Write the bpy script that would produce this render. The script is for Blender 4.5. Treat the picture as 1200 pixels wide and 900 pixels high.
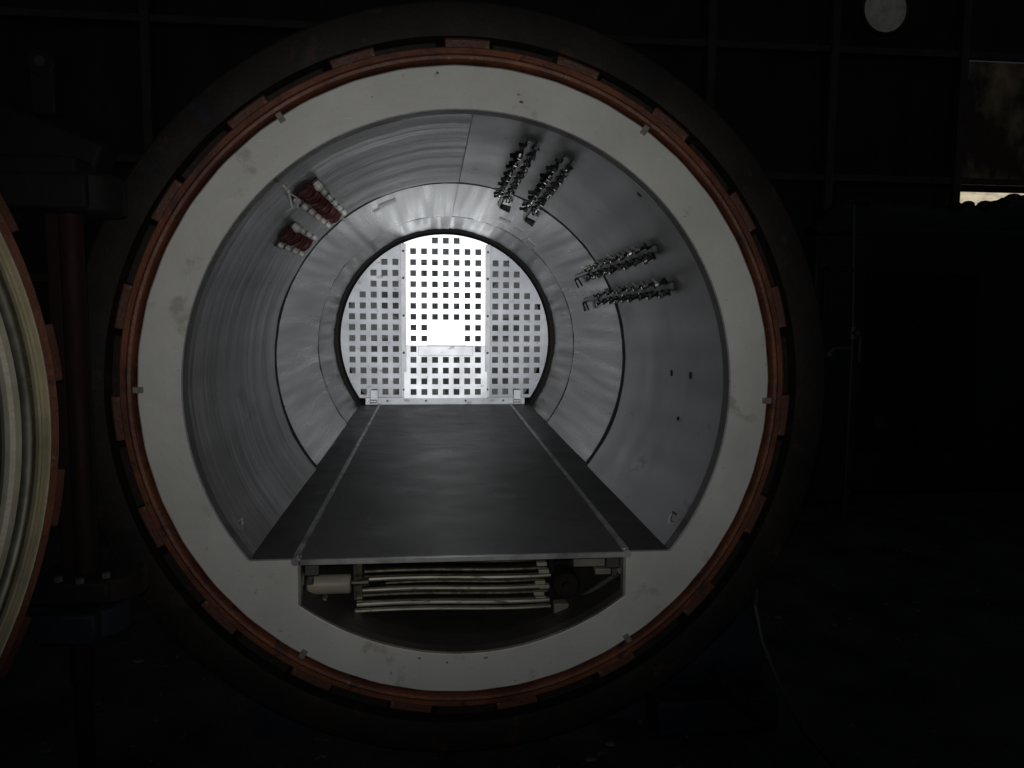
import bpy, math, random
from mathutils import Matrix, Vector
PI = math.pi
random.seed(7)
for o in list(bpy.data.objects):
    bpy.data.objects.remove(o)
S = bpy.context.scene
COL = S.collection
AZ = 1.25            # height of the vessel axis above the workshop floor (metres)

# ------------------------------------------------------------------ camera
cam = bpy.data.cameras.new('camera'); camo = bpy.data.objects.new('camera', cam); COL.objects.link(camo)
yaw, pit, rol = 0.1029, 0.0989, 0.0086
r0 = Vector((math.cos(yaw), -math.sin(yaw), 0)); f0 = Vector((math.sin(yaw), math.cos(yaw), 0)); zz = Vector((0, 0, 1))
fw = f0 * math.cos(pit) - zz * math.sin(pit); up = f0 * math.sin(pit) + zz * math.cos(pit)
rt = r0 * math.cos(rol) + up * math.sin(rol); u2 = up * math.cos(rol) - r0 * math.sin(rol)
m = Matrix((rt, u2, -fw)).transposed().to_4x4(); m.translation = Vector((-0.0944, -2.2228, 0.2424 + AZ))
camo.matrix_world = m
cam.sensor_width = 36; cam.lens = 896.6 / 1200 * 36; cam.clip_start = 0.02; cam.clip_end = 200
S.camera = camo

# ------------------------------------------------------------------ light
W = bpy.data.worlds.new('World'); S.world = W; W.use_nodes = True
W.node_tree.nodes['Background'].inputs[0].default_value = (0.75, 0.85, 1.0, 1)
W.node_tree.nodes['Background'].inputs[1].default_value = 0.02
# hand-held torch / phone flash beside the lens: the only lamp on in the hall
fl = bpy.data.lights.new('flash_lamp', 'SPOT'); fl.energy = 42; fl.spot_size = math.radians(84); fl.spot_blend = 1.0
fl.shadow_soft_size = 0.025; fl.color = (1.0, 0.985, 0.95)
flo = bpy.data.objects.new('flash_lamp', fl); COL.objects.link(flo)
flo.matrix_world = Matrix.Translation(Vector((-0.10, -2.23, 0.275 + AZ))) @ (Vector((0.02, 1, 0.02)).to_track_quat('-Z', 'Y').to_matrix().to_4x4())
# the torch's own narrow hot spot, pointed down the vessel at the far grille
tl = bpy.data.lights.new('torch_beam', 'SPOT'); tl.energy = 470; tl.spot_size = math.radians(25); tl.spot_blend = 0.75
tl.shadow_soft_size = 0.02; tl.color = (0.97, 0.99, 1.0)
tlo = bpy.data.objects.new('torch_beam', tl); COL.objects.link(tlo)
tlo.matrix_world = Matrix.Translation(Vector((-0.07, -2.24, 0.27 + AZ))) @ (Vector((0.07, 5.85, -0.17)).to_track_quat('-Z', 'Y').to_matrix().to_4x4())
S.view_settings.view_transform = 'Standard'; S.view_settings.look = 'None'
S.view_settings.exposure = 0.0; S.view_settings.gamma = 1.0; S.view_settings.use_curve_mapping = False
S.render.engine = 'CYCLES'
S.cycles.max_bounces = 8; S.cycles.glossy_bounces = 6; S.cycles.diffuse_bounces = 4
S.cycles.sample_clamp_indirect = 4.0; S.cycles.caustics_reflective = True; S.cycles.blur_glossy = 0.3

# ------------------------------------------------------------------ materials
def mat(name, col, rough=0.5, metal=0.0, col2=None, scale=6.0, stretch=(1, 1, 1), amt=0.6, bump=0.0, bscale=60.0,
        bstretch=None, attr=None, rvar=0.0, emit=0.0, aniso=0.0, spec=0.5, contrast=(0.35, 0.7), speck=None, bdet=4, det=6):
    M = bpy.data.materials.new(name); M.use_nodes = True
    nt = M.node_tree; n = nt.nodes; L = nt.links; b = n['Principled BSDF']
    b.inputs['Base Color'].default_value = (*col, 1); b.inputs['Roughness'].default_value = rough
    b.inputs['Metallic'].default_value = metal; b.inputs['Specular IOR Level'].default_value = spec
    b.inputs['Anisotropic'].default_value = aniso
    if attr:
        tc = n.new('ShaderNodeAttribute'); tc.attribute_name = attr; src = tc.outputs['Vector']
    else:
        tc = n.new('ShaderNodeTexCoord'); src = tc.outputs['Object']
    def noise(sc, st, detail=6):
        mp = n.new('ShaderNodeMapping'); mp.inputs['Scale'].default_value = st; L.new(src, mp.inputs[0])
        t = n.new('ShaderNodeTexNoise'); t.inputs['Scale'].default_value = sc; t.inputs['Detail'].default_value = detail
        t.inputs['Roughness'].default_value = 0.62
        L.new(mp.outputs[0], t.inputs['Vector']); return t
    if col2:
        t = noise(scale, stretch, det)
        r = n.new('ShaderNodeValToRGB'); r.color_ramp.elements[0].position = contrast[0]; r.color_ramp.elements[1].position = contrast[1]
        r.color_ramp.elements[0].color = (*col, 1); r.color_ramp.elements[1].color = (*col2, 1)
        L.new(t.outputs['Fac'], r.inputs[0]); L.new(r.outputs[0], b.inputs['Base Color'])
    if speck:      # chips, stains and scuffs with shapes of their own: (scale, stretch, threshold, colour)
        for sc_, st_, th_, c_ in speck:
            t2 = noise(sc_, st_, 8); mr2 = n.new('ShaderNodeMapRange'); mr2.inputs['From Min'].default_value = th_; mr2.inputs['From Max'].default_value = th_ + 0.07
            mx = n.new('ShaderNodeMix'); mx.data_type = 'RGBA'; mx.inputs['B'].default_value = (*c_, 1)
            L.new(t2.outputs['Fac'], mr2.inputs[0]); L.new(mr2.outputs[0], mx.inputs['Factor'])
            cur = b.inputs['Base Color'].links[0].from_socket if b.inputs['Base Color'].links else None
            if cur: L.new(cur, mx.inputs['A'])
            else: mx.inputs['A'].default_value = (*col, 1)
            L.new(mx.outputs['Result'], b.inputs['Base Color'])
    if rvar:
        t = noise(scale * 1.7, stretch, min(det, 6))
        mr = n.new('ShaderNodeMapRange'); mr.inputs['From Min'].default_value = 0.3; mr.inputs['From Max'].default_value = 0.7
        mr.inputs['To Min'].default_value = max(0.03, rough - rvar); mr.inputs['To Max'].default_value = min(1, rough + rvar)
        L.new(t.outputs['Fac'], mr.inputs[0]); L.new(mr.outputs[0], b.inputs['Roughness'])
    if bump:
        t = noise(bscale, bstretch or stretch, bdet)
        bp = n.new('ShaderNodeBump'); bp.inputs['Strength'].default_value = bump; bp.inputs['Distance'].default_value = 0.01
        L.new(t.outputs['Fac'], bp.inputs['Height']); L.new(bp.outputs[0], b.inputs['Normal'])
    if emit:
        b.inputs['Emission Color'].default_value = (*col, 1); b.inputs['Emission Strength'].default_value = emit
        if col2: L.new(r.outputs[0], b.inputs['Emission Color'])
    return M

MT = {}
MT['face'] = mat('face_plate_paint', (0.52, 0.52, 0.495), 0.5, 0.0, (0.72, 0.72, 0.69), 2.2, rvar=0.1, bump=0.2, bscale=26, contrast=(0.28, 0.72), speck=[(7, (1, 1, 1), 0.60, (0.45, 0.445, 0.40)), (30, (1, 1, 1), 0.65, (0.27, 0.25, 0.20)), (13, (1, 1, 5), 0.65, (0.78, 0.78, 0.75)), (60, (1, 1, 1), 0.67, (0.15, 0.13, 0.10))])
MT['face_edge'] = mat('bare_edge_steel', (0.55, 0.54, 0.50), 0.4, 0.6, (0.4, 0.39, 0.35), 14, rvar=0.1)
MT['orange'] = mat('red_oxide_paint', (0.21, 0.070, 0.034), 0.55, 0.0, (0.085, 0.030, 0.018), 5, bump=0.4, bscale=40, rvar=0.12, contrast=(0.35, 0.65), speck=[(12, (1, 1, 1), 0.58, (0.06, 0.030, 0.022)), (36, (1, 1, 1), 0.64, (0.22, 0.15, 0.11))])
MT['black'] = mat('black_greasy_paint', (0.008, 0.0072, 0.007), 0.65, 0.0, (0.018, 0.013, 0.0105), 3.5, bump=0.3, bscale=25, rvar=0.1, spec=0.2, speck=[(9, (1, 1, 1), 0.60, (0.036, 0.018, 0.013)), (6, (1, 1, 1), 0.62, (0.013, 0.017, 0.027))])
MT['rustlug'] = mat('worn_lug_paint', (0.14, 0.047, 0.025), 0.6, 0.0, (0.055, 0.022, 0.014), 6, bump=0.5, bscale=30, rvar=0.12, contrast=(0.35, 0.65), speck=[(14, (1, 1, 1), 0.57, (0.025, 0.016, 0.012)), (30, (1, 1, 1), 0.64, (0.20, 0.13, 0.09))])
MT['blueblack'] = mat('dark_blue_paint', (0.011, 0.014, 0.023), 0.65, 0.0, (0.02, 0.024, 0.037), 4, bump=0.3, bscale=25, rvar=0.1, spec=0.25)
MT['dark'] = mat('dark_void_paint', (0.012, 0.012, 0.011), 0.8, 0.0, (0.025, 0.023, 0.02), 3)
MT['collar'] = mat('stained_collar', (0.07, 0.07, 0.066), 0.55, 0.3, (0.13, 0.128, 0.12), 3, bump=0.2, bscale=20)
MT['brown'] = mat('brown_primer', (0.018, 0.0075, 0.0062), 0.7, 0.0, (0.010, 0.005, 0.0045), 6, bump=0.2, bscale=30, rvar=0.1, spec=0.15)
# stainless liner; attribute "cyl" = (arc length, depth, 0)
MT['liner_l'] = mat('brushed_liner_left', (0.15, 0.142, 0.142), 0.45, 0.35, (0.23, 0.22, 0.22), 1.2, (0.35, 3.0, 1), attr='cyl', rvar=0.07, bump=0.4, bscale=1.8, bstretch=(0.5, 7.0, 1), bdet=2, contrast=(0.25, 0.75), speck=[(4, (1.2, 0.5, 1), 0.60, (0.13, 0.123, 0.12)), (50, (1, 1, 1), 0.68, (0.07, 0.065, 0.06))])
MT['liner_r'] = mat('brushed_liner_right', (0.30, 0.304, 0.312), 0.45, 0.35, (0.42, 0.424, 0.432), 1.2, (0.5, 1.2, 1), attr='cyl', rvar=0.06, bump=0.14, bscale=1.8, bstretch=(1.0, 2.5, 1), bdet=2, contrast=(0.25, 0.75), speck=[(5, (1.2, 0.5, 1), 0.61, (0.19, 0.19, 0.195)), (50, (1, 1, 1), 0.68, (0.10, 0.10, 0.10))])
MT['liner2'] = mat('liner_inner_painted_streaks', (0.036, 0.036, 0.038), 0.29, 0.6, (0.145, 0.145, 0.15), 1.3, (9.0, 0.35, 1), attr='cyl', rvar=0.04, det=0.6, contrast=(0.28, 0.72), speck=[(4, (1.2, 0.6, 1), 0.62, (0.07, 0.07, 0.07))])  # reflections of the grille put into the colour as light and dark streaks
MT['liner3'] = mat('liner_end_painted_streaks', (0.022, 0.022, 0.024), 0.30, 0.65, (0.085, 0.085, 0.085), 1.3, (9.0, 0.4, 1), attr='cyl', rvar=0.04, det=0.8, contrast=(0.3, 0.7), speck=[(6, (1.2, 0.6, 1), 0.60, (0.04, 0.04, 0.04))])  # grille reflections painted as streaks here too, in darker tones
MT['sump'] = mat('dark_sump', (0.035, 0.034, 0.030), 0.55, 0.1, (0.07, 0.068, 0.06), 2.5, attr='cyl', bump=0.2, bscale=8)  # darker tone for the liner strip under the deck
MT['deck'] = mat('dark_deck_sheet', (0.092, 0.091, 0.090), 0.52, 0.0, (0.135, 0.133, 0.131), 2.6, (1, 1.2, 1), rvar=0.06, bump=0.08, bscale=9, contrast=(0.3, 0.7), spec=0.4, speck=[(6, (0.7, 1.4, 1), 0.59, (0.065, 0.064, 0.063)), (40, (1, 0.15, 1), 0.65, (0.19, 0.19, 0.19)), (40, (0.15, 1, 1), 0.66, (0.17, 0.17, 0.17)), (3.0, (1, 1, 1), 0.62, (0.055, 0.054, 0.053))])
MT['deckside'] = mat('dark_side_sheet', (0.07, 0.07, 0.07), 0.5, 0.1, (0.105, 0.104, 0.103), 4.0, rvar=0.1, bump=0.1, bscale=8)
MT['rail'] = mat('worn_rail', (0.66, 0.66, 0.65), 0.40, 0.4, (0.20, 0.20, 0.20), 5, (1, 2, 1), rvar=0.12)
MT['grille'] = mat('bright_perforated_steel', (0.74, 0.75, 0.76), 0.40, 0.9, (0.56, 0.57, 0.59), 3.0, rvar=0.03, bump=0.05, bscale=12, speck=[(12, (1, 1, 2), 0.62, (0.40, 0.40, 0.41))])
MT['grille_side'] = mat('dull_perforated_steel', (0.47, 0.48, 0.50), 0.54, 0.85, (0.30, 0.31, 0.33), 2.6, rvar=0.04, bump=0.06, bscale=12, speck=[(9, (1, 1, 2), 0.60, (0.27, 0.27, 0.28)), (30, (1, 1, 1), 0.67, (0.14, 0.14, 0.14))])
MT['grille_mid'] = mat('midtone_perforated_steel', (0.62, 0.63, 0.65), 0.50, 0.88, (0.44, 0.45, 0.47), 3.0, rvar=0.04, bump=0.05, bscale=12, speck=[(10, (1, 1, 2), 0.60, (0.32, 0.32, 0.33))])  # tone between the centre panel and the side panels
MT['highlight_metal'] = mat('added_highlight_metal', (0.92, 0.92, 0.92), 0.36, 1.0)  # metal for the plate added as the flash highlight
MT['grille_dull'] = mat('dull_cover', (0.55, 0.56, 0.58), 0.55, 0.7, (0.42, 0.43, 0.45), 12, (1, 1, 1))
MT['fan'] = mat('fan_steel', (0.11, 0.11, 0.113), 0.6, 0.2, (0.17, 0.17, 0.172), 5)
MT['chrome'] = mat('chrome', (0.78, 0.77, 0.74), 0.14, 1.0)
MT['steel'] = mat('steel_fitting', (0.62, 0.61, 0.58), 0.4, 0.45)
MT['blackplastic'] = mat('black_fitting', (0.008, 0.008, 0.008), 0.4)
MT['white'] = mat('white_knob', (0.72, 0.70, 0.66), 0.35)
MT['red'] = mat('dark_red_hose', (0.115, 0.030, 0.030), 0.55, 0, (0.065, 0.018, 0.018), 20)
MT['tube'] = mat('heater_tube', (0.88, 0.85, 0.75), 0.34, 1.0, (0.50, 0.47, 0.38), 7, (0.6, 6, 6), rvar=0.06, speck=[(22, (0.6, 3, 3), 0.59, (0.24, 0.21, 0.16))])
MT['tube2'] = mat('heater_tube_dull', (0.30, 0.27, 0.20), 0.35, 0.9, (0.12, 0.105, 0.08), 18, (2.0, 3, 3), rvar=0.1)
MT['beige'] = mat('beige_enamel', (0.40, 0.37, 0.28), 0.45, 0.0, (0.29, 0.27, 0.21), 9, bump=0.1)
MT['beige2'] = mat('grimy_beige', (0.26, 0.245, 0.20), 0.5, 0.0, (0.16, 0.15, 0.12), 9, bump=0.1)
MT['seal'] = mat('cream_rubber_seal', (0.56, 0.53, 0.40), 0.45, 0.0, (0.42, 0.39, 0.29), 14, rvar=0.1, bump=0.15, speck=[(30, (1, 1, 1), 0.68, (0.2, 0.18, 0.13))])
MT['brass'] = mat('brassy_rim', (0.55, 0.49, 0.33), 0.40, 0.3, (0.34, 0.30, 0.19), 6, rvar=0.1, bump=0.1)
MT['groove'] = mat('groove_metal', (0.085, 0.082, 0.065), 0.32, 0.7, (0.15, 0.145, 0.115), 5, rvar=0.1)
MT['doorplate'] = mat('door_inner_plate', (0.13, 0.13, 0.118), 0.45, 0.3, (0.19, 0.19, 0.172), 3, rvar=0.1, bump=0.1, bscale=10)
MT['concrete'] = mat('oily_concrete', (0.02, 0.02, 0.021), 0.6, 0, (0.09, 0.087, 0.084), 2.6, bump=0.6, bscale=14, rvar=0.2, contrast=(0.35, 0.8), speck=[(18, (1, 1, 1), 0.64, (0.2, 0.195, 0.19))])
MT['debris'] = mat('dusty_rubble', (0.12, 0.115, 0.105), 0.7, 0, (0.05, 0.05, 0.05), 30)
MT['sheet'] = mat('rusty_wall_sheet', (0.055, 0.042, 0.030), 0.6, 0.2, (0.025, 0.02, 0.017), 1.2, (1, 1, 0.5), rvar=0.12)
MT['purlin'] = mat('steel_purlin', (0.12, 0.10, 0.075), 0.5, 0.0, (0.06, 0.05, 0.04), 5)
MT['mach'] = mat('black_machine', (0.012, 0.012, 0.013), 0.5, 0.2, (0.02, 0.02, 0.022), 3, bump=0.1)
MT['mach2'] = mat('black_oiled_steel', (0.0035, 0.0035, 0.0035), 0.75, 0.0, (0.0065, 0.0062, 0.006), 5, bump=0.3, bscale=20, spec=0.25)
MT['sky'] = mat('daylight', (0.80, 0.70, 0.50), 0.5, 0, (0.30, 0.25, 0.17), 3.0, (1, 1, 3), emit=0.8, contrast=(0.4, 0.75))
MT['daylit'] = mat('daylit_sheet_glow', (0.02, 0.015, 0.009), 0.6, 0, (0.36, 0.28, 0.17), 0.7, (1, 1, 0.8), emit=0.055, contrast=(0.45, 0.80))  # daylight falling on the wall sheet, put in as a mottled glow
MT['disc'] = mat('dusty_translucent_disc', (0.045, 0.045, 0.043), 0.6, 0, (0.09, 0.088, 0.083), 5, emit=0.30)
MT['hose'] = mat('grey_hose', (0.03, 0.03, 0.033), 0.5)

# ------------------------------------------------------------------ mesh helpers
class B:
    def __init__(s): s.v = []; s.f = []; s.cyl = None
    def add(s, vs, fs):
        k = len(s.v); s.v += [Vector(v) for v in vs]; s.f += [tuple(i + k for i in f) for f in fs]; return s
    def box(s, a, b, rot=None):
        """axis-aligned box from corner a to corner b, optionally turned by a 3x3 matrix about its centre"""
        x0, y0, z0 = a; x1, y1, z1 = b
        vs = [Vector(p) for p in ((x0,y0,z0),(x1,y0,z0),(x1,y1,z0),(x0,y1,z0),(x0,y0,z1),(x1,y0,z1),(x1,y1,z1),(x0,y1,z1))]
        if rot:
            c = Vector(((x0+x1)/2, (y0+y1)/2, (z0+z1)/2)); vs = [rot @ (v - c) + c for v in vs]
        return s.add(vs, [(0,3,2,1),(4,5,6,7),(0,1,5,4),(1,2,6,5),(2,3,7,6),(3,0,4,7)])
    def tube(s, pts, r, n=10, caps=True):
        pts = [Vector(p) for p in pts]; rr = r if isinstance(r, (list, tuple)) else [r] * len(pts)
        k = len(s.v); prev = None
        for i, p in enumerate(pts):
            d = (pts[min(i+1, len(pts)-1)] - pts[max(i-1, 0)]).normalized()
            if prev is None: a = d.orthogonal().normalized()
            else: a = (prev - d * prev.dot(d)).normalized()
            prev = a; c = d.cross(a)
            for j in range(n):
                t = 2*PI*j/n; s.v.append(p + (a*math.cos(t) + c*math.sin(t)) * rr[i])
        for i in range(len(pts)-1):
            for j in range(n):
                s.f.append((k+i*n+j, k+i*n+(j+1)%n, k+(i+1)*n+(j+1)%n, k+(i+1)*n+j))
        if caps:
            s.f.append(tuple(k+j for j in reversed(range(n)))); s.f.append(tuple(k+(len(pts)-1)*n+j for j in range(n)))
        return s
    def lathe(s, prof, a0=0, a1=360, n=128, closed=True):
        """revolve (r, y) profile round the Y axis; theta measured from +X towards +Z. Full turn or closed-ended wedge."""
        full = abs(a1 - a0 - 360) < 1e-6; m = len(prof); k = len(s.v); steps = n if full else n + 1
        for i in range(steps):
            t = math.radians(a0 + (a1 - a0) * i / n)
            for r, y in prof: s.v.append(Vector((r*math.cos(t), y, r*math.sin(t))))
        rng = m if closed else m - 1
        for i in range(n):
            a = k + i*m; b = k + ((i+1) % steps)*m
            for j in range(rng):
                q = (j+1) % m; s.f.append((a+j, a+q, b+q, b+j))
        if closed and not full:
            s.f.append(tuple(k+j for j in range(m))); s.f.append(tuple(k+n*m+j for j in reversed(range(m))))
        return s
    def ball(s, c, r, n=8, sq=(1, 1, 1)):
        c = Vector(c); k = len(s.v); s.v.append(c + Vector((0, 0, r*sq[2])))
        for i in range(1, n//2 + 1):
            p = PI*i/(n//2 + 1)
            for j in range(n):
                t = 2*PI*j/n; s.v.append(c + Vector((r*math.sin(p)*math.cos(t)*sq[0], r*math.sin(p)*math.sin(t)*sq[1], r*math.cos(p)*sq[2])))
        s.v.append(c - Vector((0, 0, r*sq[2]))); e = len(s.v) - 1; R = n//2
        for j in range(n): s.f.append((k, k+1+j, k+1+(j+1) % n)); s.f.append((e, k+1+(R-1)*n+(j+1) % n, k+1+(R-1)*n+j))
        for i in range(R-1):
            for j in range(n):
                a = k+1+i*n; s.f.append((a+j, a+n+j, a+n+(j+1) % n, a+(j+1) % n))
        return s

def mesh(name, b, mt, off=Vector((0, 0, 0))):
    import bmesh
    me = bpy.data.meshes.new(name); me.from_pydata([v - off for v in b.v], [], b.f)
    if b.cyl:
        at = me.attributes.new('cyl', 'FLOAT_VECTOR', 'POINT')
        at.data.foreach_set('vector', [c for v in b.cyl for c in v])
    else:
        bm = bmesh.new(); bm.from_mesh(me); bmesh.ops.recalc_face_normals(bm, faces=bm.faces); bm.to_mesh(me); bm.free()
    me.polygons.foreach_set('use_smooth', [True]*len(me.polygons)); me.set_sharp_from_angle(angle=math.radians(35))
    me.materials.append(MT[mt]); me.update(); return me

def wloc(o):
    p = Vector((0, 0, 0))
    while o: p += o.location; o = o.parent
    return p
def obj(name, b, mt, parent=None, bevel=0.0, base=None):
    """ONE mesh object; builder coordinates are relative to the vessel axis, AZ above the floor"""
    b.v = [v + Vector((0, 0, AZ)) for v in b.v]
    off = wloc(parent) if parent else Vector(base) + Vector((0, 0, AZ)) if base is not None else Vector((0, 0, 0))
    o = bpy.data.objects.new(name, mesh(name, b, mt, off)); COL.objects.link(o)
    if parent: o.parent = parent
    else: o.location = off
    if bevel: bv(o, bevel)
    return o
def bv(o, w):
    m = o.modifiers.new('bevel', 'BEVEL'); m.width = w; m.segments = 2; m.limit_method = 'ANGLE'; m.angle_limit = math.radians(40)
    m.harden_normals = False
def tag(o, label=None, cat=None, group=None, kind=None):
    if label: o['label'] = label
    if cat: o['category'] = cat
    if group: o['group'] = group
    if kind: o['kind'] = kind
    return o
def thing(name, label, cat, loc, group=None):
    o = bpy.data.objects.new(name, None); o.empty_display_size = 0.1; COL.objects.link(o)
    o.location = Vector(loc) + Vector((0, 0, AZ)); return tag(o, label, cat, group)
def spin_copies(src, angles, parent):
    """copies of a mesh modelled round the vessel axis, turned about that axis (local Y)"""
    out = []
    for a in angles:
        o = src.copy(); COL.objects.link(o); o.parent = parent
        o.rotation_euler = (0, -math.radians(a + random.uniform(-0.5, 0.5)), 0); out.append(o)
    return out
def cylp(th, r, y):
    t = math.radians(th); return Vector((r*math.cos(t), y, r*math.sin(t)))

R = 0.80; ZF = -0.4945; XS = 0.485; L = 3.606

# ------------------------------------------------------------------ ground
g = B()
NX, NY = 60, 60
for j in range(NY+1):
    for i in range(NX+1):
        x = -14 + 32*i/NX; y = -8 + 24*j/NY
        g.v.append(Vector((x, y, -AZ + 0.006*math.sin(3.1*x+1.3*y)*math.sin(1.7*y-x))))
for j in range(NY):
    for i in range(NX):
        a = j*(NX+1)+i; g.f.append((a, a+1, a+NX+2, a+NX+1))
tag(obj('ground', g, 'concrete'), kind='structure')

# ------------------------------------------------------------------ autoclave vessel
ves = thing('autoclave_vessel', 'large open round pressure vessel with pale face ring and rust orange toothed flange', 'autoclave', (0, 0, -AZ))
AX = Vector((0, 0, AZ))   # parts that are spun about the axis hang at this offset under the vessel
def axial(name, b, mt, parent=ves, bevel=0.0, deg=0):
    o = bpy.data.objects.new(name, mesh(name, b, mt)); COL.objects.link(o); o.parent = parent
    if parent is ves: o.location = AX
    o.rotation_euler = (0, -math.radians(deg), 0)
    if bevel: bv(o, bevel)
    return o

# face plate: annulus with the deck chord and the slot below it
crit = [math.degrees(math.asin(ZF/R)) % 360, math.degrees(math.atan2(ZF, -XS)) % 360, math.degrees(math.atan2(-math.sqrt(R*R-XS*XS), -XS)) % 360]
c1 = 180 - (math.degrees(math.asin(ZF/R))); cF0 = c1; cF1 = crit[1]; cF2 = crit[2]
def rin(t):
    """inner radius of the face plate at angle t (degrees)"""
    t = t % 360; a = t if t <= 270 else 540 - t       # mirror the right half onto the left
    if t < 180: return R
    if a < 180 or a <= cF0: return R
    th = math.radians(a)
    if a <= cF1: return abs(ZF/math.sin(th))
    if a <= cF2: return abs(XS/math.cos(th))
    return R
ths = sorted(set([i*2.0 for i in range(180)] + [c for k in (cF0, cF1, cF2) for c in (k, 540-k)]))
fp = B(); n = len(ths)
for t in ths:
    c, s_ = math.cos(math.radians(t)), math.sin(math.radians(t)); ri = rin(t); ro = 0.919 + 0.0008*math.sin(t*0.7)
    for r, y in ((ri, 0.0), (ro-0.004, 0.0), (ro, 0.004), (ro, 0.02), (ri, 0.014)):
        fp.v.append(Vector((r*c, y, r*s_)))
for i in range(n):
    a = i*5; b_ = ((i+1) % n)*5
    for j in range(5): fp.f.append((a+j, a+(j+1) % 5, b_+(j+1) % 5, b_+j))
face = axial('face_plate', fp, 'face', bevel=0.0)
# small fixing clips round the plate's rim
clip = axial('clip', B().box((0.901, -0.007, -0.009), (0.929, 0.0, 0.009)).tube([(0.909, -0.011, 0), (0.909, -0.004, 0)], 0.005, 8), 'beige2', face, 0.002, 124)
spin_copies(clip, (56, 180, -121.7, -56.5, -2), face)
# bare bright lips round the slot, returned inwards
for sx in (-1, 1):
    axial('slot_lip', B().box((sx*XS-0.004, -0.004, -0.63), (sx*XS+0.004, 0.03, ZF+0.004)), 'face_edge', face, 0.0015)
    axial('corner_bracket', B().box((sx*(XS-0.035)-0.02, 0.004, ZF-0.05), (sx*(XS-0.035)+0.02, 0.03, ZF-0.02)).box((sx*(XS-0.03)-0.008, 0.0, ZF-0.075), (sx*(XS-0.03)+0.008, 0.02, ZF-0.052)), 'collar', face, 0.002)
axial('arc_lip', B().lathe([(0.797, -0.002), (0.801, -0.003), (0.801, 0.012), (0.797, 0.012)], cF2, 540-cF2, 40), 'face_edge', face)
for t, rr in ((-100, 0.815), (-94, 0.822), (-86, 0.812), (95, 0.895), (79, 0.835)):
    axial('paint_chip', B().lathe([(rr, -0.0015), (rr+0.006, -0.0015), (rr+0.006, 0.001), (rr, 0.001)], t, t+random.uniform(0.4, 1.2), 4), 'face_edge' if t < 0 else 'collar', face)
# collar behind the plate and the groove round it
axial('collar', B().lathe([(0.8005, 0.016), (0.8005, 0.062), (0.83, 0.062), (0.83, 0.016)]), 'collar')
axial('seal_groove', B().lathe([(0.912, 0.04), (0.912, 0.06), (0.935, 0.06), (0.935, 0.04)]), 'dark')
# red-oxide flange with bayonet lugs
fla = axial('flange', B().lathe([(0.931, 0.03), (0.931, 0.006), (0.935, -0.002), (0.943, -0.004), (0.949, 0.0), (0.952, 0.006), (0.967, 0.007), (0.971, 0.011), (0.971, 0.20), (0.931, 0.20)], n=160), 'orange')
lug = axial('lug', B().lathe([(0.969, 0.012), (0.992, 0.010), (0.996, 0.015), (0.996, 0.12), (0.969, 0.12)], -3.7, 3.7, 6), 'rustlug', fla, 0.003, 166)
PT = 360/19
spin_copies(lug, [166 + PT*k for k in range(1, 19)], fla)
# black locking ring with its own lugs
lok = axial('lock_ring', B().lathe([(1.004, 0.03), (1.008, 0.002), (1.05, -0.010), (1.094, -0.006), (1.103, 0.006), (1.103, 0.30), (1.004, 0.30)], n=160), 'black')
lok.location = AX + Vector((0, 0, -0.010))
ll = axial('lock_lug', B().lathe([(0.974, 0.05), (1.006, 0.044), (1.006, 0.22), (0.974, 0.22)], -5.2, 5.2, 6), 'black', lok, 0.004, 166 + PT/2)
spin_copies(ll, [166 + PT*(k+0.5) for k in range(1, 19)], lok)
# outer shell, rear dish
axial('shell', B().lathe([(0.835, 0.07), (0.835, 4.2), (0.93, 4.2), (0.965, 4.15), (0.965, 0.21), (0.93, 0.21), (0.93, 0.07)], n=96), 'dark')
dish = [(0.965*math.cos(t), 4.2 + 0.4*math.sin(t)) for t in [i*PI/2/10 for i in range(11)]]
axial('rear_dish', B().lathe([(max(r, 0.001), y) for r, y in dish] + [(max(r-0.02, 0.0005), y-0.02) for r, y in reversed(dish)], n=64), 'dark')
# saddles carrying the shell on the floor
for y in (0.45, 3.4):
    sb = B(); a = [math.radians(t) for t in range(228, 313, 6)]
    k = len(a)
    for yy in (y-0.06, y+0.06):
        for t in a: sb.v.append(Vector((0.97*math.cos(t), yy, 0.97*math.sin(t))))
        for t in a: sb.v.append(Vector((0.97*math.cos(t)*1.12, yy, -AZ)))
    for q in range(2):
        o_ = q*2*k
        for i in range(k-1): sb.f.append((o_+i, o_+i+1, o_+k+i+1, o_+k+i))
    for i in range(k-1):
        sb.f.append((i, i+1, 2*k+i+1, 2*k+i)); sb.f.append((k+i, k+i+1, 3*k+i+1, 3*k+i))
    for i in (0, k-1): sb.f.append((i, k+i, 3*k+i, 2*k+i))
    sb.v = [v for v in sb.v]
    axial('saddle', sb, 'blueblack')

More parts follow.
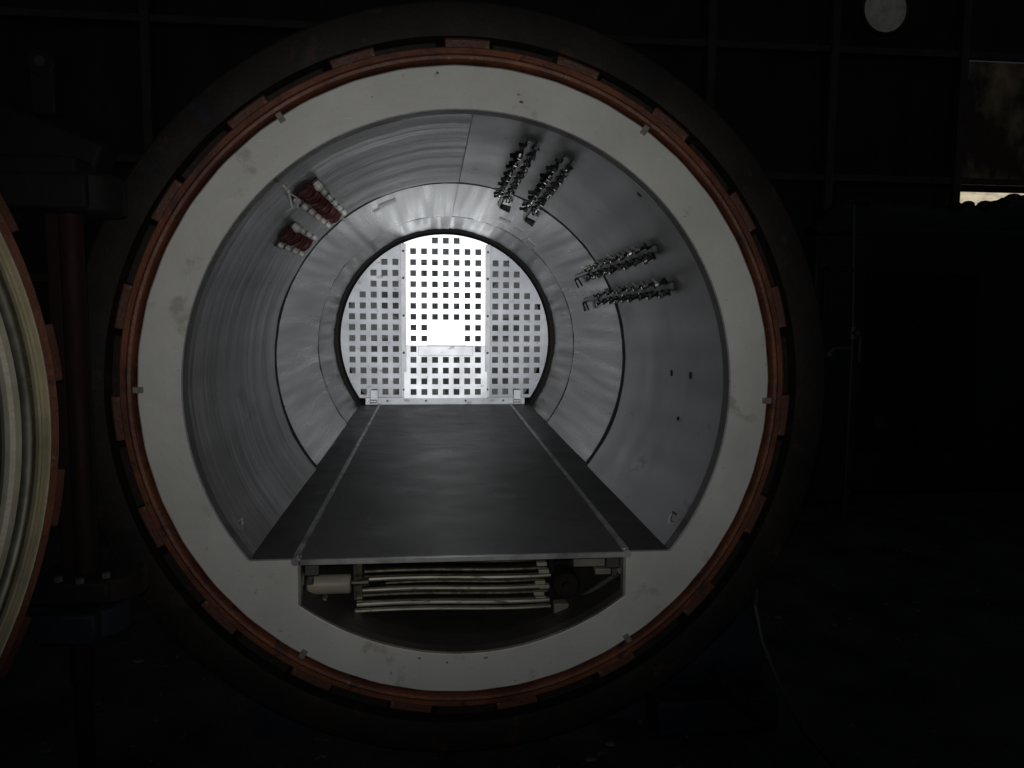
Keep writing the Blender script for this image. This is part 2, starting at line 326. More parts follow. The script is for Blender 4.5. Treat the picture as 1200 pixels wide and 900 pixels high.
# liner of rolled sheets: three lengths, split along the crown seam, with a sump strip under the deck
def liner_panel(a0, a1, y0, y1, r, mt, seed, wav=0.0016, rip=0.0):
    rnd = random.Random(seed); ph = [rnd.uniform(0, 6.28) for _ in range(8)]
    na = max(8, int((a1-a0)/(0.7 if rip else 1.6))); ny = max(6, int((y1-y0)/0.06)); b = B(); b.cyl = []
    def add(rad, inner):
        k = len(b.v)
        for j in range(ny+1):
            y = y0 + (y1-y0)*j/ny
            for i in range(na+1):
                t = math.radians(a0 + (a1-a0)*i/na); w = 0
                if inner:
                    w = wav*(math.sin(9*t+ph[0]+1.1*y) + 0.6*math.sin(17*t+ph[1]-0.7*y) + 0.35*math.sin(37*t+ph[2]+2.3*y) + 0.5*math.sin(5.2*y+ph[3]+3*t))
                    w += rip*(math.sin(47*t+ph[4]+0.5*y)*(0.5+0.5*math.sin(5*t+ph[5]+1.5*y)) + 0.6*math.sin(83*t+ph[6]-0.8*y)*(0.5+0.5*math.sin(7*t+ph[7])))
                    e = min((y-y0), (y1-y))/0.05
                    if e < 1: w += 0.001*(1-e)**2          # edges of the sheet turn back a little
                b.v.append(cylp(math.degrees(t), rad + w, y)); b.cyl.append((t*R, y, 0))
        return k
    ki = add(r, True); ko = add(r+0.009, False); w_ = na+1
    for j in range(ny):
        for i in range(na):
            a = ki+j*w_+i; b.f.append((a, a+1, a+w_+1, a+w_)); c = ko+j*w_+i; b.f.append((c, c+w_, c+w_+1, c+1))
    for i in range(na):
        for j, fl_ in ((0, 0), (ny, 1)):
            q = (ki+j*w_+i, ko+j*w_+i, ko+j*w_+i+1, ki+j*w_+i+1); b.f.append(q if not fl_ else q[::-1])
    for j in range(ny):
        for i, fl_ in ((0, 1), (na, 0)):
            q = (ki+j*w_+i, ko+j*w_+i, ko+(j+1)*w_+i, ki+(j+1)*w_+i); b.f.append(q if not fl_ else q[::-1])
    return axial('liner_panel', b, mt)
FA = math.degrees(math.asin(ZF/R))
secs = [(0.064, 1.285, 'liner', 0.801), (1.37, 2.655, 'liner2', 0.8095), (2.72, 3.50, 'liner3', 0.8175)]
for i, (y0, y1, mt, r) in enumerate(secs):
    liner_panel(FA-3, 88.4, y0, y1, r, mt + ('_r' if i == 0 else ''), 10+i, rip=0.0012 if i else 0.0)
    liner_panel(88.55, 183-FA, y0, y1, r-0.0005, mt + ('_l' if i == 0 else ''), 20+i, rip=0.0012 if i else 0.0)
    liner_panel(183.4-FA, 356.6+FA, y0, y1, r+0.004, 'sump', 30+i, 0.0005)
axial('seam_band', B().lathe([(0.8080, 1.287), (0.8080, 1.368), (0.835, 1.368), (0.835, 1.287)]), 'dark')
axial('seam_band', B().lathe([(0.8160, 2.657), (0.8160, 2.718), (0.835, 2.718), (0.835, 2.657)]), 'dark')
axial('end_band', B().lathe([(0.818, 3.505), (0.808, 3.53), (0.80, 3.63), (0.835, 3.63), (0.835, 3.505)]), 'dark')
axial('crown_seam', B().lathe([(0.799, 0.09), (0.799, 1.27), (0.802, 1.27), (0.802, 0.09)], 88.40, 88.62, 2), 'collar')
# drilled holes and weld blemishes, proud rings of dark metal
for th, y, rr in ((0.3, 0.574, 0.013), (1.0, 0.361, 0.013), (-10.8, 0.444, 0.008), (48, 0.12, 0.012)):
    p = cylp(th, 0.7975, y); q = cylp(th, 0.806, y)
    axial('bolt_hole', B().tube([p, q], rr, 12), 'dark')
for th, y, w_, l_ in ((113, 1.62, 3.2, 0.10), (116.5, 1.66, 2.2, 0.05), (128, 1.5, 0.5, 0.2), (67, 2.27, 2.6, 0.12), (60, 2.40, 1.8, 0.16), (52, 2.52, 2.4, 0.12)):
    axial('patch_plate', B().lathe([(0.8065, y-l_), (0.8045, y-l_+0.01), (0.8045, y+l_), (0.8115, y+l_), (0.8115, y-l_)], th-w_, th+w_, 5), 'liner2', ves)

# ------------------------------------------------------------------ deck inside the vessel
dk = thing('floor_deck', 'dark flat sheet floor running down the inside of the vessel', 'floor deck', (0, 0, ZF-0.02))
def deckgrid(x0, x1, y0, y1, z, th, amp):
    b = B(); nx, ny = max(2, int((x1-x0)/0.05)), 60
    for zz_, a in ((z, amp), (z-th, 0)):
        for j in range(ny+1):
            for i in range(nx+1):
                x = x0+(x1-x0)*i/nx; y = y0+(y1-y0)*j/ny
                b.v.append(Vector((x, y, zz_ + a*(math.sin(4*y+1)*math.sin(5*x) + 0.5*math.sin(9*y+2*x)))))
    w_ = nx+1; o_ = w_*(ny+1)
    for j in range(ny):
        for i in range(nx):
            a = j*w_+i; b.f.append((a, a+1, a+w_+1, a+w_)); b.f.append((o_+a, o_+a+w_, o_+a+w_+1, o_+a+1))
    for i in range(nx):
        b.f.append((i, o_+i, o_+i+1, i+1)); a = ny*w_+i; b.f.append((a, a+1, o_+a+1, o_+a))
    for j in range(ny):
        a = j*w_; b.f.append((a, a+w_, o_+a+w_, o_+a)); a = j*w_+nx; b.f.append((a, o_+a, o_+a+w_, a+w_))
    return b
obj('deck_sheet', deckgrid(-0.488, 0.484, 0.004, 3.585, ZF, 0.010, 0.0003), 'deck', dk)
obj('side_sheet', deckgrid(-0.638, -0.504, 0.016, 3.585, ZF-0.001, 0.008, 0.0005), 'deckside', dk)
obj('side_sheet', deckgrid(0.500, 0.638, 0.016, 3.585, ZF-0.001, 0.008, 0.0005), 'deckside', dk)
for x in (-0.496, 0.492):
    obj('edge_rail', B().box((x-0.0085, 0.012, ZF-0.015), (x+0.0085, 3.58, ZF+0.009)), 'rail', dk, 0.002)
    obj('rail_end', B().tube([(x, -0.006, ZF-0.004), (x, 0.03, ZF-0.004)], 0.012, 10), 'rail', dk)
obj('nosing', B().box((-0.487, -0.004, ZF-0.016), (0.483, 0.006, ZF+0.001)), 'rail', dk, 0.002)

# ------------------------------------------------------------------ perforated grille at the far end
gr = thing('end_grille', 'bright perforated metal grille filling the far end of the vessel', 'grille', (0, L, ZF))
P = 0.0813; HZ0 = 0.09; HS = 0.0225; RG = 0.786
CIRC = [(RG*math.cos(2*PI*i/120), RG*math.sin(2*PI*i/120)) for i in range(120)]
def clip_poly(poly):
    out = poly
    for i in range(120):
        ax, az = CIRC[i]; bx, bz = CIRC[(i+1) % 120]; inp = out; out = []
        def side(p): return (bx-ax)*(p[1]-az) - (bz-az)*(p[0]-ax)
        for k in range(len(inp)):
            p, q = inp[k], inp[(k+1) % len(inp)]; sp, sq = side(p), side(q)
            if sp >= 0: out.append(p)
            if sp*sq < 0:
                t = sp/(sp-sq); out.append((p[0]+t*(q[0]-p[0]), p[1]+t*(q[1]-p[1])))
        if not out: return []
    return out
def perforated(x0, x1, z0, z1, cols, rows, yf, th=0.005, skip=lambda c, r: False):
    import bmesh
    jit = random.Random(int(1000*x0+3000*z0))
    def outside(c, r): return max(math.hypot(c+a, r+d) for a in (-HS, HS) for d in (-HS, HS)) > RG-0.012
    xs = sorted(set([x0, x1] + [c+d for c in cols for d in (-HS, HS)])); zs = sorted(set([z0, z1] + [r+d for r in rows for d in (-HS, HS)]))
    bm = bmesh.new()
    for i in range(len(xs)-1):
        for j in range(len(zs)-1):
            cx, cz = (xs[i]+xs[i+1])/2, (zs[j]+zs[j+1])/2
            hole = any(abs(cx-c) < HS*0.9 and abs(cz-r) < HS*0.9 and not outside(c, r) and not skip(c, r) for c in cols for r in rows)
            if hole: continue
            pl_ = [(xs[i], zs[j]), (xs[i+1], zs[j]), (xs[i+1], zs[j+1]), (xs[i], zs[j+1])]
            if max(math.hypot(*p) for p in pl_) > RG*0.99: pl_ = clip_poly(pl_)
            if len(pl_) >= 3: bm.faces.new([bm.verts.new((x, yf(x, z), z)) for x, z in pl_])
    bmesh.ops.remove_doubles(bm, verts=bm.verts, dist=1e-5)
    ex = bmesh.ops.extrude_face_region(bm, geom=bm.faces[:])
    bmesh.ops.translate(bm, verts=[e for e in ex['geom'] if isinstance(e, bmesh.types.BMVert)], vec=(0, th, 0))
    bmesh.ops.recalc_face_normals(bm, faces=bm.faces)
    bm.verts.ensure_lookup_table(); b = B(); bm.verts.index_update()
    b.v = [v.co.copy() for v in bm.verts]; b.f = [tuple(v.index for v in f.verts) for f in bm.faces]; bm.free(); return b
rows = [HZ0 + P*k for k in range(-6, 9)]; cc = [P*k for k in range(-3, 4)]; sc = [0.375 + P*k for k in range(5)]
ZS = -0.046
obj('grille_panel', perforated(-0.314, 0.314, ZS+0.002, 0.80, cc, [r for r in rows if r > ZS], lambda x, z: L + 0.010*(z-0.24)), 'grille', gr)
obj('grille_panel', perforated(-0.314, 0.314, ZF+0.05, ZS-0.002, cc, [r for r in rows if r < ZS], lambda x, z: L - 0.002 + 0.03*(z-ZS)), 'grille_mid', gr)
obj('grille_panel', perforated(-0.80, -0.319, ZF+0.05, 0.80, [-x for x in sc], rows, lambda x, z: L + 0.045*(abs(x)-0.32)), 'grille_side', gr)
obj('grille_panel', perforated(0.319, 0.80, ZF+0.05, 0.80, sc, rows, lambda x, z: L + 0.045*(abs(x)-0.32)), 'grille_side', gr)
for x in (-0.3165, 0.3165):
    obj('joint_strip', B().box((x-0.019, L-0.008, ZF+0.05), (x+0.019, L-0.003, 0.715)), 'grille_dull', gr, 0.0015)
obj('base_plate', B().box((-0.605, L-0.012, ZF), (0.605, L+0.004, ZF+0.056)), 'grille_side', gr, 0.002)
obj('highlight_plate', B().box((-0.135, L-0.018, ZS+0.003), (0.145, L-0.006, 0.135)), 'highlight_metal', gr, 0.003)  # added plate standing in for the flash's highlight on the grille
obj('added_blank_strip', B().box((-0.205, L-0.014, ZS-0.075), (0.205, L-0.010, ZS-0.002), Matrix.Rotation(math.radians(-2), 3, 'X')), 'grille_mid', gr, 0.002)  # blank strip added where the holes fade to grey
for x in (-0.537, 0.545):
    obj('bracket', B().box((x-0.028, L-0.035, ZF+0.003), (x+0.028, L-0.012, ZF+0.115)).tube([(x-0.03, L-0.05, ZF+0.03), (x+0.02, L-0.05, ZF+0.03)], 0.014, 10), 'grille_dull', gr, 0.003)
for x in (-0.3165, 0.3165):
    for z in (-0.38, -0.10, 0.18, 0.46, 0.66):
        obj('rivet', B().ball((x, L-0.0085, z), 0.010, 8, (1, 0.5, 1)), 'fan', gr)
for x in (-0.44, -0.15, 0.15, 0.44):
    obj('rivet', B().ball((x, L-0.013, ZF+0.03), 0.009, 8, (1, 0.5, 1)), 'fan', gr)
# circulation fan behind the grille
fan = thing('circulation_fan', 'dark steel circulation fan glimpsed behind the square holes of the grille', 'fan', (0, L+0.35, -0.6))
obj('back_plate', B().lathe([(0.001, L+0.42), (0.80, L+0.42), (0.80, L+0.44), (0.001, L+0.44)], n=48), 'fan', fan)
obj('hub', B().lathe([(0.001, L+0.16), (0.12, L+0.18), (0.14, L+0.40), (0.001, L+0.40)], n=24), 'fan', fan)
for k in range(8):
    a = k*45+10; t = math.radians(a); b = B(); rot = Matrix.Rotation(-t, 3, 'Y')
    b.box((0.10, L+0.20, -0.09), (0.60, L+0.21, 0.09), Matrix.Rotation(math.radians(35), 3, 'X')); b.v = [rot @ (v) for v in b.v]
    obj('blade', b, 'fan', fan)

# ------------------------------------------------------------------ heater bank below the deck
ht = thing('heater_bank', 'bank of bright horizontal heater tubes in the slot below the deck', 'heater', (0, 0.2, -0.74))
def rod(z, x0, x1, y, r, mt, sag=0.003):
    pts = [(x0+(x1-x0)*k/14, y + 0.01*math.sin(k*0.4), z - sag*math.sin(PI*k/14)*0.5 + sag*0.25) for k in range(15)]
    return obj('heater_tube', B().tube(pts, r, 10), mt, ht)
for z, x0, x1, y, r, mt in ((-0.606, -0.315, 0.27, 0.205, 0.0075, 'tube2'), (-0.626, -0.318, 0.285, 0.19, 0.0095, 'tube'), (-0.650, -0.25, 0.25, 0.215, 0.006, 'tube2'),
                            (-0.664, -0.322, 0.265, 0.195, 0.009, 'tube'), (-0.687, -0.325, 0.28, 0.21, 0.008, 'tube2'), (-0.708, -0.34, 0.282, 0.19, 0.0095, 'tube'), (-0.729, -0.346, 0.286, 0.185, 0.0085, 'tube'),
                            (-0.590, -0.31, 0.26, 0.24, 0.007, 'tube2')):
    rod(z, x0, x1, y, r, mt)
for z in (-0.588, -0.612, -0.626, -0.650, -0.664, -0.687, -0.703):
    x = random.uniform(0.245, 0.265)
    obj('tube_clamp', B().box((x-0.016, 0.176, z-0.006), (x+0.018, 0.20, z+0.006)), 'beige', ht, 0.002)
obj('terminal_cover', B().tube([(-0.49, 0.175, -0.634), (-0.485, 0.175, -0.634), (-0.362, 0.175, -0.634), (-0.356, 0.175, -0.634)], [0.026, 0.031, 0.031, 0.027], 16), 'beige', ht)
obj('terminal_tray', B().box((-0.525, 0.15, -0.705), (-0.43, 0.22, -0.672)).box((-0.53, 0.16, -0.68), (-0.50, 0.2, -0.60)), 'beige2', ht, 0.004)
obj('gland', B().tube([(-0.356, 0.175, -0.63), (-0.30, 0.18, -0.63)], [0.010, 0.013], 10).box((-0.352, 0.2, -0.70), (-0.322, 0.23, -0.58)), 'tube2', ht, 0.002)
obj('end_header', B().box((-0.335, 0.235, -0.73), (-0.315, 0.26, -0.57)), 'black', ht, 0.003)
obj('end_header', B().box((0.285, 0.215, -0.73), (0.305, 0.26, -0.57)), 'black', ht, 0.003)
obj('junction_box', B().box((0.36, 0.17, -0.598), (0.485, 0.21, -0.561)), 'beige2', ht, 0.004)
obj('junction_tray', B().box((0.43, 0.16, -0.622), (0.525, 0.20, -0.602)).box((0.515, 0.165, -0.61), (0.53, 0.19, -0.55)), 'beige2', ht, 0.003)
obj('sensor_block', B().box((0.296, 0.16, -0.757), (0.345, 0.20, -0.716)), 'beige2', ht, 0.004)
obj('drive_pulley', B().tube([(0.335, 0.16, -0.655), (0.335, 0.17, -0.655), (0.335, 0.24, -0.655)], [0.040, 0.046, 0.046], 20).tube([(0.335, 0.14, -0.655), (0.335, 0.165, -0.655)], 0.015, 12), 'black', ht)
for sx in (-1, 1):
    obj('stay', B().tube([(sx*0.50, 0.14, -0.612), (sx*0.36, 0.22, -0.745)] if sx > 0 else [(-0.44, 0.16, -0.69), (-0.355, 0.2, -0.745)], 0.008, 8), 'collar', ht)

# ------------------------------------------------------------------ rows of fittings on the liner
def frame(th):
    t = math.radians(th); nrm = Vector((-math.cos(t), 0, -math.sin(t))); tan = Vector((-math.sin(t), 0, math.cos(t))); return nrm, tan
def fitting_mesh():
    """one valve fitting, local: +Z away from the wall, +Y along the vessel, +X round it"""
    body = B().tube([(0, 0, 0), (0, 0, 0.012)], 0.022, 6).tube([(0, 0, 0.012), (0, 0, 0.05)], [0.010, 0.009], 10)
    return body
pm = {}
def proto():
    pm['body'] = mesh('fitting', fitting_mesh(), 'blackplastic')
    pm['cap'] = mesh('cap', B().tube([(0, 0, 0.046), (0, 0, 0.05), (0, 0, 0.068), (0, 0, 0.074)], [0.010, 0.015, 0.014, 0.008], 10), 'chrome')
    pm['lever'] = mesh('lever', B().tube([(0, 0, 0.04), (0.022, -0.014, 0.062), (0.045, -0.02, 0.075)], [0.008, 0.006, 0.009], 8), 'steel')
    pm['lever_black'] = mesh('lever', B().tube([(0, 0, 0.04), (0.022, -0.014, 0.062), (0.045, -0.02, 0.075)], [0.010, 0.009, 0.012], 8), 'blackplastic')
    pm['nip'] = mesh('nipple', B().tube([(0, 0, 0.030), (-0.026, 0.008, 0.040), (-0.036, 0.012, 0.052)], [0.008, 0.007, 0.009], 8), 'chrome')
proto()
def fitting_row(th0, th1, y0, y1, nfit, label, seed, lever='lever'):
    rnd = random.Random(seed); base = cylp((th0+th1)/2, 0.79, y0)
    t_ = thing('fitting_row', label, 'fittings', base, 'rows of valve fittings on the right of the liner')
    nr, tn = frame((th0+th1)/2)
    def P_(k, h, s=0):
        th = th0 + (th1-th0)*k; n_, t2 = frame(th); return cylp(th, 0.798, y0+(y1-y0)*k) + n_*h + t2*s
    b = B(); Rm = Matrix((tn, Vector((0, 1, 0)), nr)).transposed()
    pts = [P_(-0.03, 0.006), P_(0.9, 0.006)]
    d = 0.016
    vs = [p + tn*s*d + nr*h for p in pts for s in (-1, 1) for h in (-0.006, 0.002)]
    b.add(vs, [(0,1,3,2),(4,6,7,5),(0,4,5,1),(2,3,7,6),(1,5,7,3),(0,2,6,4)])
    obj('rail', b, 'blackplastic', t_, 0.002)
    obj('elbow', B().tube([P_(0.80, 0.008), P_(1.02, 0.012), P_(1.05, 0.016, -0.012), P_(1.05, 0.018, -0.06)], [0.012, 0.013, 0.013, 0.017], 8), 'blackplastic', t_)
    for i in range(nfit):
        k = (i+0.3)/nfit*0.80
        for s in (-0.021, 0.021):
            p = P_(k + rnd.uniform(-0.01, 0.01), 0.008, s) - wloc(t_) + Vector((0, 0, AZ))
            tw = Matrix.Rotation(rnd.uniform(-0.5, 0.5) + (PI if s < 0 else 0), 3, 'Z') @ Matrix.Rotation(rnd.uniform(-0.15, 0.15), 3, 'X')
            fo = bpy.data.objects.new('fitting', pm['body']); COL.objects.link(fo); fo.parent = t_
            fo.matrix_local = Matrix.Translation(p) @ (Rm @ tw).to_4x4() @ Matrix.Scale(rnd.uniform(0.52, 0.7), 4)
            for nm in (('cap', lever) if s > 0 else ('cap', 'nip')):
                c = bpy.data.objects.new({'nip': 'nipple', 'cap': 'cap'}.get(nm, 'lever'), pm[nm]); COL.objects.link(c); c.parent = fo
    return t_
fitting_row(74.3, 73.0, 0.25, 1.56, 9, 'row of black and chrome valve fittings nearest the crown of the liner', 1, 'lever_black')
fitting_row(65.0, 62.8, 0.27, 1.60, 9, 'row of black and chrome valve fittings, second from the crown seam', 2, 'lever_black')
fitting_row(34.2, 31.9, 0.36, 1.80, 9, 'row of chrome valve fittings on right wall, upper of the lower pair', 3)
fitting_row(24.0, 21.8, 0.38, 1.87, 9, 'row of chrome valve fittings on right wall, lowest of the four rows', 4)

pm['knob'] = mesh('knob', B().ball((0, 0, 0.010), 0.013, 10, (1, 1, 0.9)).tube([(0, 0, -0.004), (0, 0, 0.004)], 0.010, 12), 'white')
def red_rows(tA, tB, ys, label):
    base = cylp((tA+tB)/2, 0.79, ys[0]); t_ = thing('hose_bank', label, 'hoses', base, 'banks of red hoses on the left of the liner')
    for th in (tA, tB):
        obj('rail', B().lathe([(0.7985, ys[0]-0.04), (0.796, ys[0]-0.03), (0.796, ys[-1]+0.04), (0.8, ys[-1]+0.04), (0.8, ys[0]-0.04)], th-0.9, th+0.9, 4), 'liner3', t_, 0.002)
    for k, y in enumerate(ys):
        for th in (tA, tB):
            n_, t2 = frame(th); p = cylp(th, 0.795, y + random.uniform(-0.006, 0.006)); Rm = Matrix((t2, Vector((0, 1, 0)), n_)).transposed()
            o = bpy.data.objects.new('knob', pm['knob']); COL.objects.link(o); o.parent = t_
            sc_ = 1.35 if (k == 0 and th == tA) else random.uniform(0.85, 1.0)
            o.matrix_local = Matrix.Translation(p - wloc(t_) + Vector((0, 0, AZ))) @ Rm.to_4x4() @ Matrix.Scale(sc_, 4)
        for dy in (-0.034, 0.012):
            pts = []
            for q in range(7):
                f = q/6; th = tA + (tB-tA)*(0.2+0.6*f); pts.append(cylp(th, 0.797 - 0.010*math.sin(PI*f), y + dy + 0.01*math.sin(3*f+k)))
            obj('hose', B().tube(pts, 0.0095, 8), 'red', t_)
    return t_
red_rows(126.3, 132.5, [0.36 + 0.148*k for k in range(6)], 'upper larger bank of dark red hoses between white knobs on left liner wall')
red_rows(138.1, 144.4, [0.64 + 0.147*k for k in range(4)], 'lower smaller bank of dark red hoses between white knobs on left liner wall')

def hook(th, y, label, s=1.0, mtl='chrome'):
    n_, t2 = frame(th); p = cylp(th, 0.795, y); Yv = Vector((0, 1, 0)); Dn = Vector((0, 0, -1))
    t_ = thing('hook', label, 'hook', p)
    obj('eye', B().tube([p, p+n_*0.03*s], 0.011*s, 8).ball(p+n_*0.036*s, 0.015*s), mtl, t_)
    obj('shank', B().tube([p+n_*0.036*s, p+n_*0.05*s+Dn*0.03*s, p+n_*0.048*s+Dn*0.075*s-t2*0.01*s, p+n_*0.03*s+Dn*0.09*s+t2*0.012*s], [0.007*s, 0.007*s, 0.006*s, 0.005*s], 8), mtl, t_)
    obj('chain_tail', B().tube([p+n_*0.036*s+t2*0.004, p+n_*0.06*s+Dn*0.03*s-t2*0.03*s, p+n_*0.06*s+Dn*0.085*s-t2*0.035*s], [0.006*s, 0.005*s, 0.008*s], 8), 'steel', t_)
hook(131.8, 0.11, 'small chrome hook hanging just inside the rim at upper left', 0.62, 'steel')
hook(-149.2, 0.11, 'tiny chrome hook on the liner wall at lower left beside the deck', 0.36, 'rail')
hook(-31.2, 0.11, 'tiny grey hook on the liner wall at lower right beside the deck', 0.36, 'collar')

# ------------------------------------------------------------------ swung-open door on the left
DA = 60; dc = Vector((-1.38, -1.30, 0))
door = thing('autoclave_door', 'open round vessel door at left with cream seal ring and orange toothed edge', 'door', dc)
door.rotation_euler = (0, 0, math.radians(DA))
def dpart(name, b, mt, parent=door, bevel=0, deg=0):
    o = bpy.data.objects.new(name, mesh(name, b, mt)); COL.objects.link(o); o.parent = parent
    o.rotation_euler = (0, -math.radians(deg), 0)
    if bevel: bv(o, bevel)
    return o
dpart('inner_plate', B().lathe([(0.001, -0.03), (0.4, -0.028), (0.70, -0.018), (0.80, -0.010), (0.828, -0.004), (0.832, 0.02), (0.001, 0.02)], n=128), 'doorplate')
dpart('inner_lip', B().lathe([(0.800, -0.010), (0.806, -0.016), (0.814, -0.016), (0.819, -0.006)], n=128), 'groove')
dpart('seal', B().lathe([(0.833, 0.01), (0.836, -0.008), (0.844, -0.013), (0.858, -0.011), (0.865, 0.01)], n=128), 'seal')
dpart('seal_groove', B().lathe([(0.865, 0.02), (0.865, 0.006), (0.880, 0.003), (0.886, -0.003), (0.892, 0.003), (0.899, 0.006), (0.901, 0.02)], n=128), 'groove')
dpart('rim', B().lathe([(0.901, 0.02), (0.901, -0.002), (0.904, -0.006), (0.908, -0.002), (0.910, 0.004), (0.917, 0.004), (0.919, -0.004), (0.923, -0.008), (0.928, -0.003), (0.929, 0.02)], n=128), 'brass')
dfl = dpart('door_flange', B().lathe([(0.936, 0.06), (0.936, 0.02), (0.958, 0.016), (0.963, 0.022), (0.963, 0.16), (0.936, 0.16)], n=128), 'orange')
dl = dpart('lug', B().lathe([(0.961, 0.03), (0.985, 0.028), (0.988, 0.034), (0.988, 0.12), (0.961, 0.12)], -3.7, 3.7, 6), 'rustlug', dfl, 0.003, 8)
spin_copies(dl, [8 + PT*k for k in range(1, 19)], dfl)
dish = [(0.935*math.cos(t), 0.15 + 0.3*math.sin(t)) for t in [i*PI/2/10 for i in range(11)]]
dpart('dish', B().lathe([(0.931, 0.015)] + [(max(r, 0.001), y) for r, y in dish] + [(0.001, 0.02)], n=96), 'black')

# hinge post that carries the door
hp = thing('door_hinge', 'dark hinge post with stacked pivot blocks between the door and the vessel', 'hinge', (-0.97, -0.28, -0.78))
obj('post', B().tube([(-0.955, -0.27, -0.46), (-0.955, -0.27, 0.52)], 0.027, 16), 'brown', hp)
obj('side_strap', B().box((-1.03, -0.24, -0.46), (-0.995, -0.20, 0.50)), 'brown', hp, 0.005)
obj('pivot_block', B().box((-1.06, -0.36, -0.475), (-0.87, -0.18, -0.42)).tube([(-0.90, -0.27, -0.478), (-0.90, -0.27, -0.418)], 0.085, 20), 'black', hp, 0.008)
obj('pivot_block', B().box((-1.04, -0.37, -0.57), (-0.90, -0.17, -0.495)).tube([(-0.93, -0.27, -0.572), (-0.93, -0.27, -0.50)], 0.07, 20), 'blueblack', hp, 0.008)
obj('pivot_block', B().box((-1.10, -0.36, 0.46), (-0.88, -0.18, 0.54)).tube([(-0.91, -0.27, 0.455), (-0.91, -0.27, 0.545)], 0.08, 20), 'mach2', hp, 0.008)
obj('pivot_pin', B().tube([(-0.975, -0.28, -0.70), (-0.975, -0.28, -0.57)], 0.026, 14), 'brown', hp)
for p in ((-0.93, -0.365, -0.417), (-0.885, -0.33, -0.417), (-0.985, -0.35, -0.417)):
    obj('bolt_head', B().tube([p, (p[0], p[1], p[2]+0.012)], 0.010, 6), 'collar', hp)
arm = B()
arm.box((-1.42, -0.15, 0.60), (-0.93, -0.04, 0.74), Matrix.Rotation(math.radians(22), 3, 'Y')); arm.box((-1.16, -0.24, 0.53), (-0.95, -0.10, 0.60))
obj('davit_arm', arm, 'mach2', hp, 0.01)
lb = B().box((-1.105, -0.12, 0.72), (-1.045, -0.08, 0.83)).tube([(-1.075, -0.122, 0.845), (-1.075, -0.078, 0.845)], 0.034, 18)
obj('lifting_eye', lb, 'mach2', hp, 0.005)
obj('lifting_eye_hole', B().tube([(-1.075, -0.125, 0.85), (-1.075, -0.075, 0.85)], 0.013, 12), 'dark', hp)
obj('lower_arm', B().box((-1.30, -0.20, -0.56), (-1.02, -0.10, -0.50)), 'blueblack', hp, 0.008)
obj('foot', B().tube([(-0.975, -0.28, -AZ+0.002), (-0.975, -0.28, -0.70)], 0.02, 12), 'black', hp)

# ------------------------------------------------------------------ things on the right of the vessel
hs = B().tube([(0.93, 0.05, -0.60), (0.885, -0.05, -0.66), (0.892, -0.09, -0.75), (0.93, -0.14, -0.87), (0.99, -0.18, -0.99), (1.10, -0.20, -1.12), (1.25, -0.18, -1.225), (1.5, -0.05, -1.24)], 0.007, 8)
tag(obj('hose_line', hs, 'hose', base=(1.5, -0.05, -1.24)), 'thin grey hose drooping from the locking ring to the floor at right', 'hose')
pu = thing('pump_housing', 'dark blue pump housing on the floor below the right of the flange', 'pump', (0.95, 0.5, -AZ))
obj('casing', B().tube([(0.72, 0.42, -1.0), (0.74, 0.42, -1.0), (1.06, 0.42, -1.0), (1.08, 0.42, -1.0)], [0.12, 0.15, 0.15, 0.12], 24), 'blueblack', pu)
obj('plinth', B().box((0.68, 0.25, -AZ+0.002), (1.12, 0.62, -1.12)), 'blueblack', pu, 0.01)
obj('inlet_pipe', B().tube([(0.9, 0.30, -1.0), (0.9, 0.26, -1.02), (0.95, 0.24, -1.10), (1.05, 0.25, -1.18)], 0.03, 12), 'black', pu)

mc = thing('machine_cabinet', 'tall black machine with a rounded top standing in the dark at right', 'machine', (3.9, 4.2, -AZ))
obj('cabinet', B().box((3.2, 3.6, -AZ+0.002), (6.6, 4.8, 0.90)), 'mach', mc, 0.03)
obj('hood', B().tube([(3.25, 4.2, 0.80), (3.4, 4.2, 0.92), (4.0, 4.2, 0.915), (4.35, 4.2, 0.885), (4.5, 4.2, 0.90), (4.58, 4.2, 0.93), (4.66, 4.2, 0.90), (4.8, 4.2, 0.955), (5.12, 4.2, 1.02), (5.6, 4.2, 1.06), (6.6, 4.2, 1.0)], [0.20] + [0.26]*10, 20), 'mach', mc)
for x, y, z, r in ((4.40, 4.1, 1.155, 0.05), (4.56, 4.15, 1.175, 0.045), (4.68, 4.1, 1.165, 0.055), (4.86, 4.1, 1.20, 0.05), (4.98, 4.15, 1.235, 0.06), (3.55, 4.1, 1.17, 0.06)):
    obj('clutter', B().ball((x, y, z), r, 10, (1.3, 1.0, 0.8)), 'mach', mc)
obj('side_duct', B().box((2.75, 3.3, -AZ+0.002), (3.15, 3.7, 0.80)), 'mach', mc, 0.02)
obj('door_panel', B().box((3.35, 3.585, -0.9), (4.3, 3.60, 0.55)), 'black', mc, 0.005)
obj('gauge', B().tube([(3.5, 3.56, -0.65), (3.5, 3.60, -0.65)], 0.06, 16), 'hose', mc)
pp = thing('vertical_pipe', 'thin steel pipe with a small valve standing in front of the black machine', 'pipe', (2.87, 3.0, -AZ))
obj('pipe', B().tube([(2.905, 3.0, -AZ+0.002), (2.90, 3.0, 0.1), (2.86, 3.0, 0.99)], 0.016, 10), 'hose', pp)
obj('valve', B().tube([(2.90, 3.0, 0.04), (2.90, 3.0, 0.13)], [0.03, 0.022], 10).tube([(2.90, 2.93, 0.085), (2.90, 3.0, 0.085)], [0.02, 0.015], 10), 'collar', pp)
obj('branch', B().tube([(2.90, 3.0, -0.02), (2.76, 3.0, -0.03), (2.725, 2.99, -0.07)], 0.012, 8).ball((2.722, 2.985, -0.07), 0.026), 'collar', pp)
obj('drip_leg', B().tube([(2.955, 3.0, -0.12), (2.955, 3.0, 0.06)], 0.02, 8), 'hose', pp)
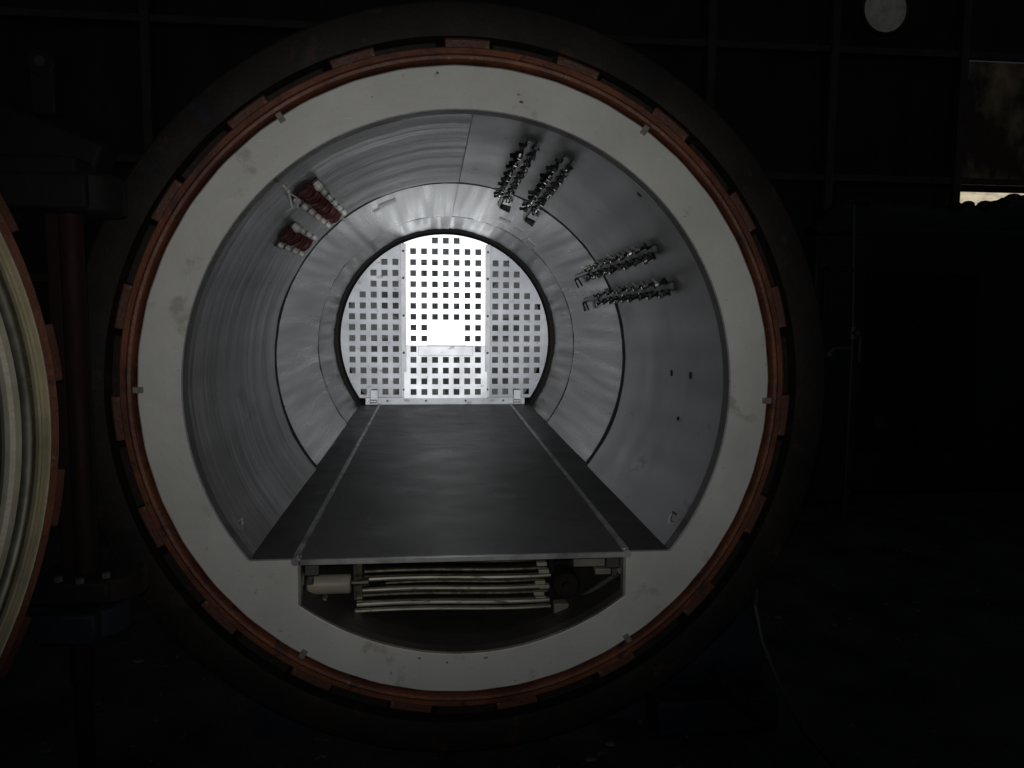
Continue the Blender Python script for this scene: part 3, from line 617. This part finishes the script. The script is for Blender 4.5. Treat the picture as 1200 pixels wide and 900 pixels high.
obj('bracket', B().box((2.66, 2.98, 0.52), (2.90, 3.02, 0.55)).box((2.66, 2.98, 0.2), (2.69, 3.02, 0.55)), 'mach', pp, 0.004)

# far wall: framed steel sheeting
wl = thing('workshop_wall', 'dark rusty steel sheet wall with purlins far behind at upper right', 'wall', (6.5, 9.2, -AZ))
cols_ = [-12.0, -8.0, -4.0, 0.2, 3.98, 5.88, 7.95, 10.4, 13.0, 17.0]; purl = [-1.2, 0.6, 2.26, 4.14, 6.2, 8.5]
for i in range(len(cols_)-1):
    for j in range(len(purl)-1):
        if cols_[i] == 7.95 and purl[j] == 0.6:      # the opening left under the purlin
            obj('sheet', B().box((cols_[i]+0.01, 9.2, purl[j]+0.01), (cols_[i+1]-0.01, 9.22, 1.72)), 'sheet', wl); continue
        if cols_[i] == 7.95 and purl[j] == 2.26: continue
        obj('sheet', B().box((cols_[i]+0.01, 9.2+random.uniform(-0.01, 0.01), purl[j]+0.01), (cols_[i+1]-0.01, 9.23, purl[j+1]-0.01)), 'sheet', wl)
for x in cols_: obj('stanchion', B().box((x-0.06, 9.06, -AZ), (x+0.06, 9.17, 8.5)), 'purlin', wl, 0.006)
for z in purl[1:]: obj('purlin', B().box((-12, 9.10, z-0.05), (17, 9.185, z+0.05)), 'purlin', wl, 0.006)
obj('header', B().box((7.96, 9.205, 2.115), (13, 9.225, 2.215)), 'sheet', wl)
gp = B().box((7.97, 9.205, 2.32), (10.38, 9.215, 4.08))  # wall sheet whose added glow stands for the daylight on it
tag(obj('daylit_sheet', gp, 'daylit', base=(9.2, 9.2, 2.3)), 'grimy wall sheet, the light on it added as a faint brown glow at the right edge', 'wall sheet')
tag(obj('daylight_opening', B().box((7.9, 9.30, 1.70), (11.5, 9.32, 2.24)), 'sky', base=(9.2, 9.3, 1.7)), 'strip of pale daylight under the purlin at the right edge', 'window')
dd = thing('round_vent', 'round dusty grey vent disc high on the dark wall at top right', 'vent', (6.58, 9.0, 4.4))
b = B().lathe([(0.001, 0.0), (0.33, 0.01), (0.33, 0.04), (0.001, 0.04)], n=32); b.v = [v + Vector((6.58, 8.98, 4.70)) for v in b.v]; obj('disc', b, 'disc', dd)
b = B().lathe([(0.33, 0.0), (0.35, -0.02), (0.37, 0.0), (0.37, 0.08), (0.33, 0.08)], n=32); b.v = [v + Vector((6.58, 8.98, 4.70)) for v in b.v]; obj('rim', b, 'purlin', dd)

# scrap and grit on the floor
db = B(); rnd = random.Random(3)
for k in range(260):
    x, y = rnd.uniform(-2.2, 3.2), rnd.uniform(-0.6, 2.6); s_ = rnd.choice((0.004, 0.006, 0.009, 0.014))
    db.ball((x, y, -AZ + s_*0.5), s_, 6, (rnd.uniform(0.6, 1.8), rnd.uniform(0.6, 1.6), rnd.uniform(0.4, 0.9)))
tag(obj('floor_grit', db, 'debris', base=(0.5, 0.5, -AZ)), 'scattered pale grit and scrap on the dark floor', 'grit', kind='stuff')
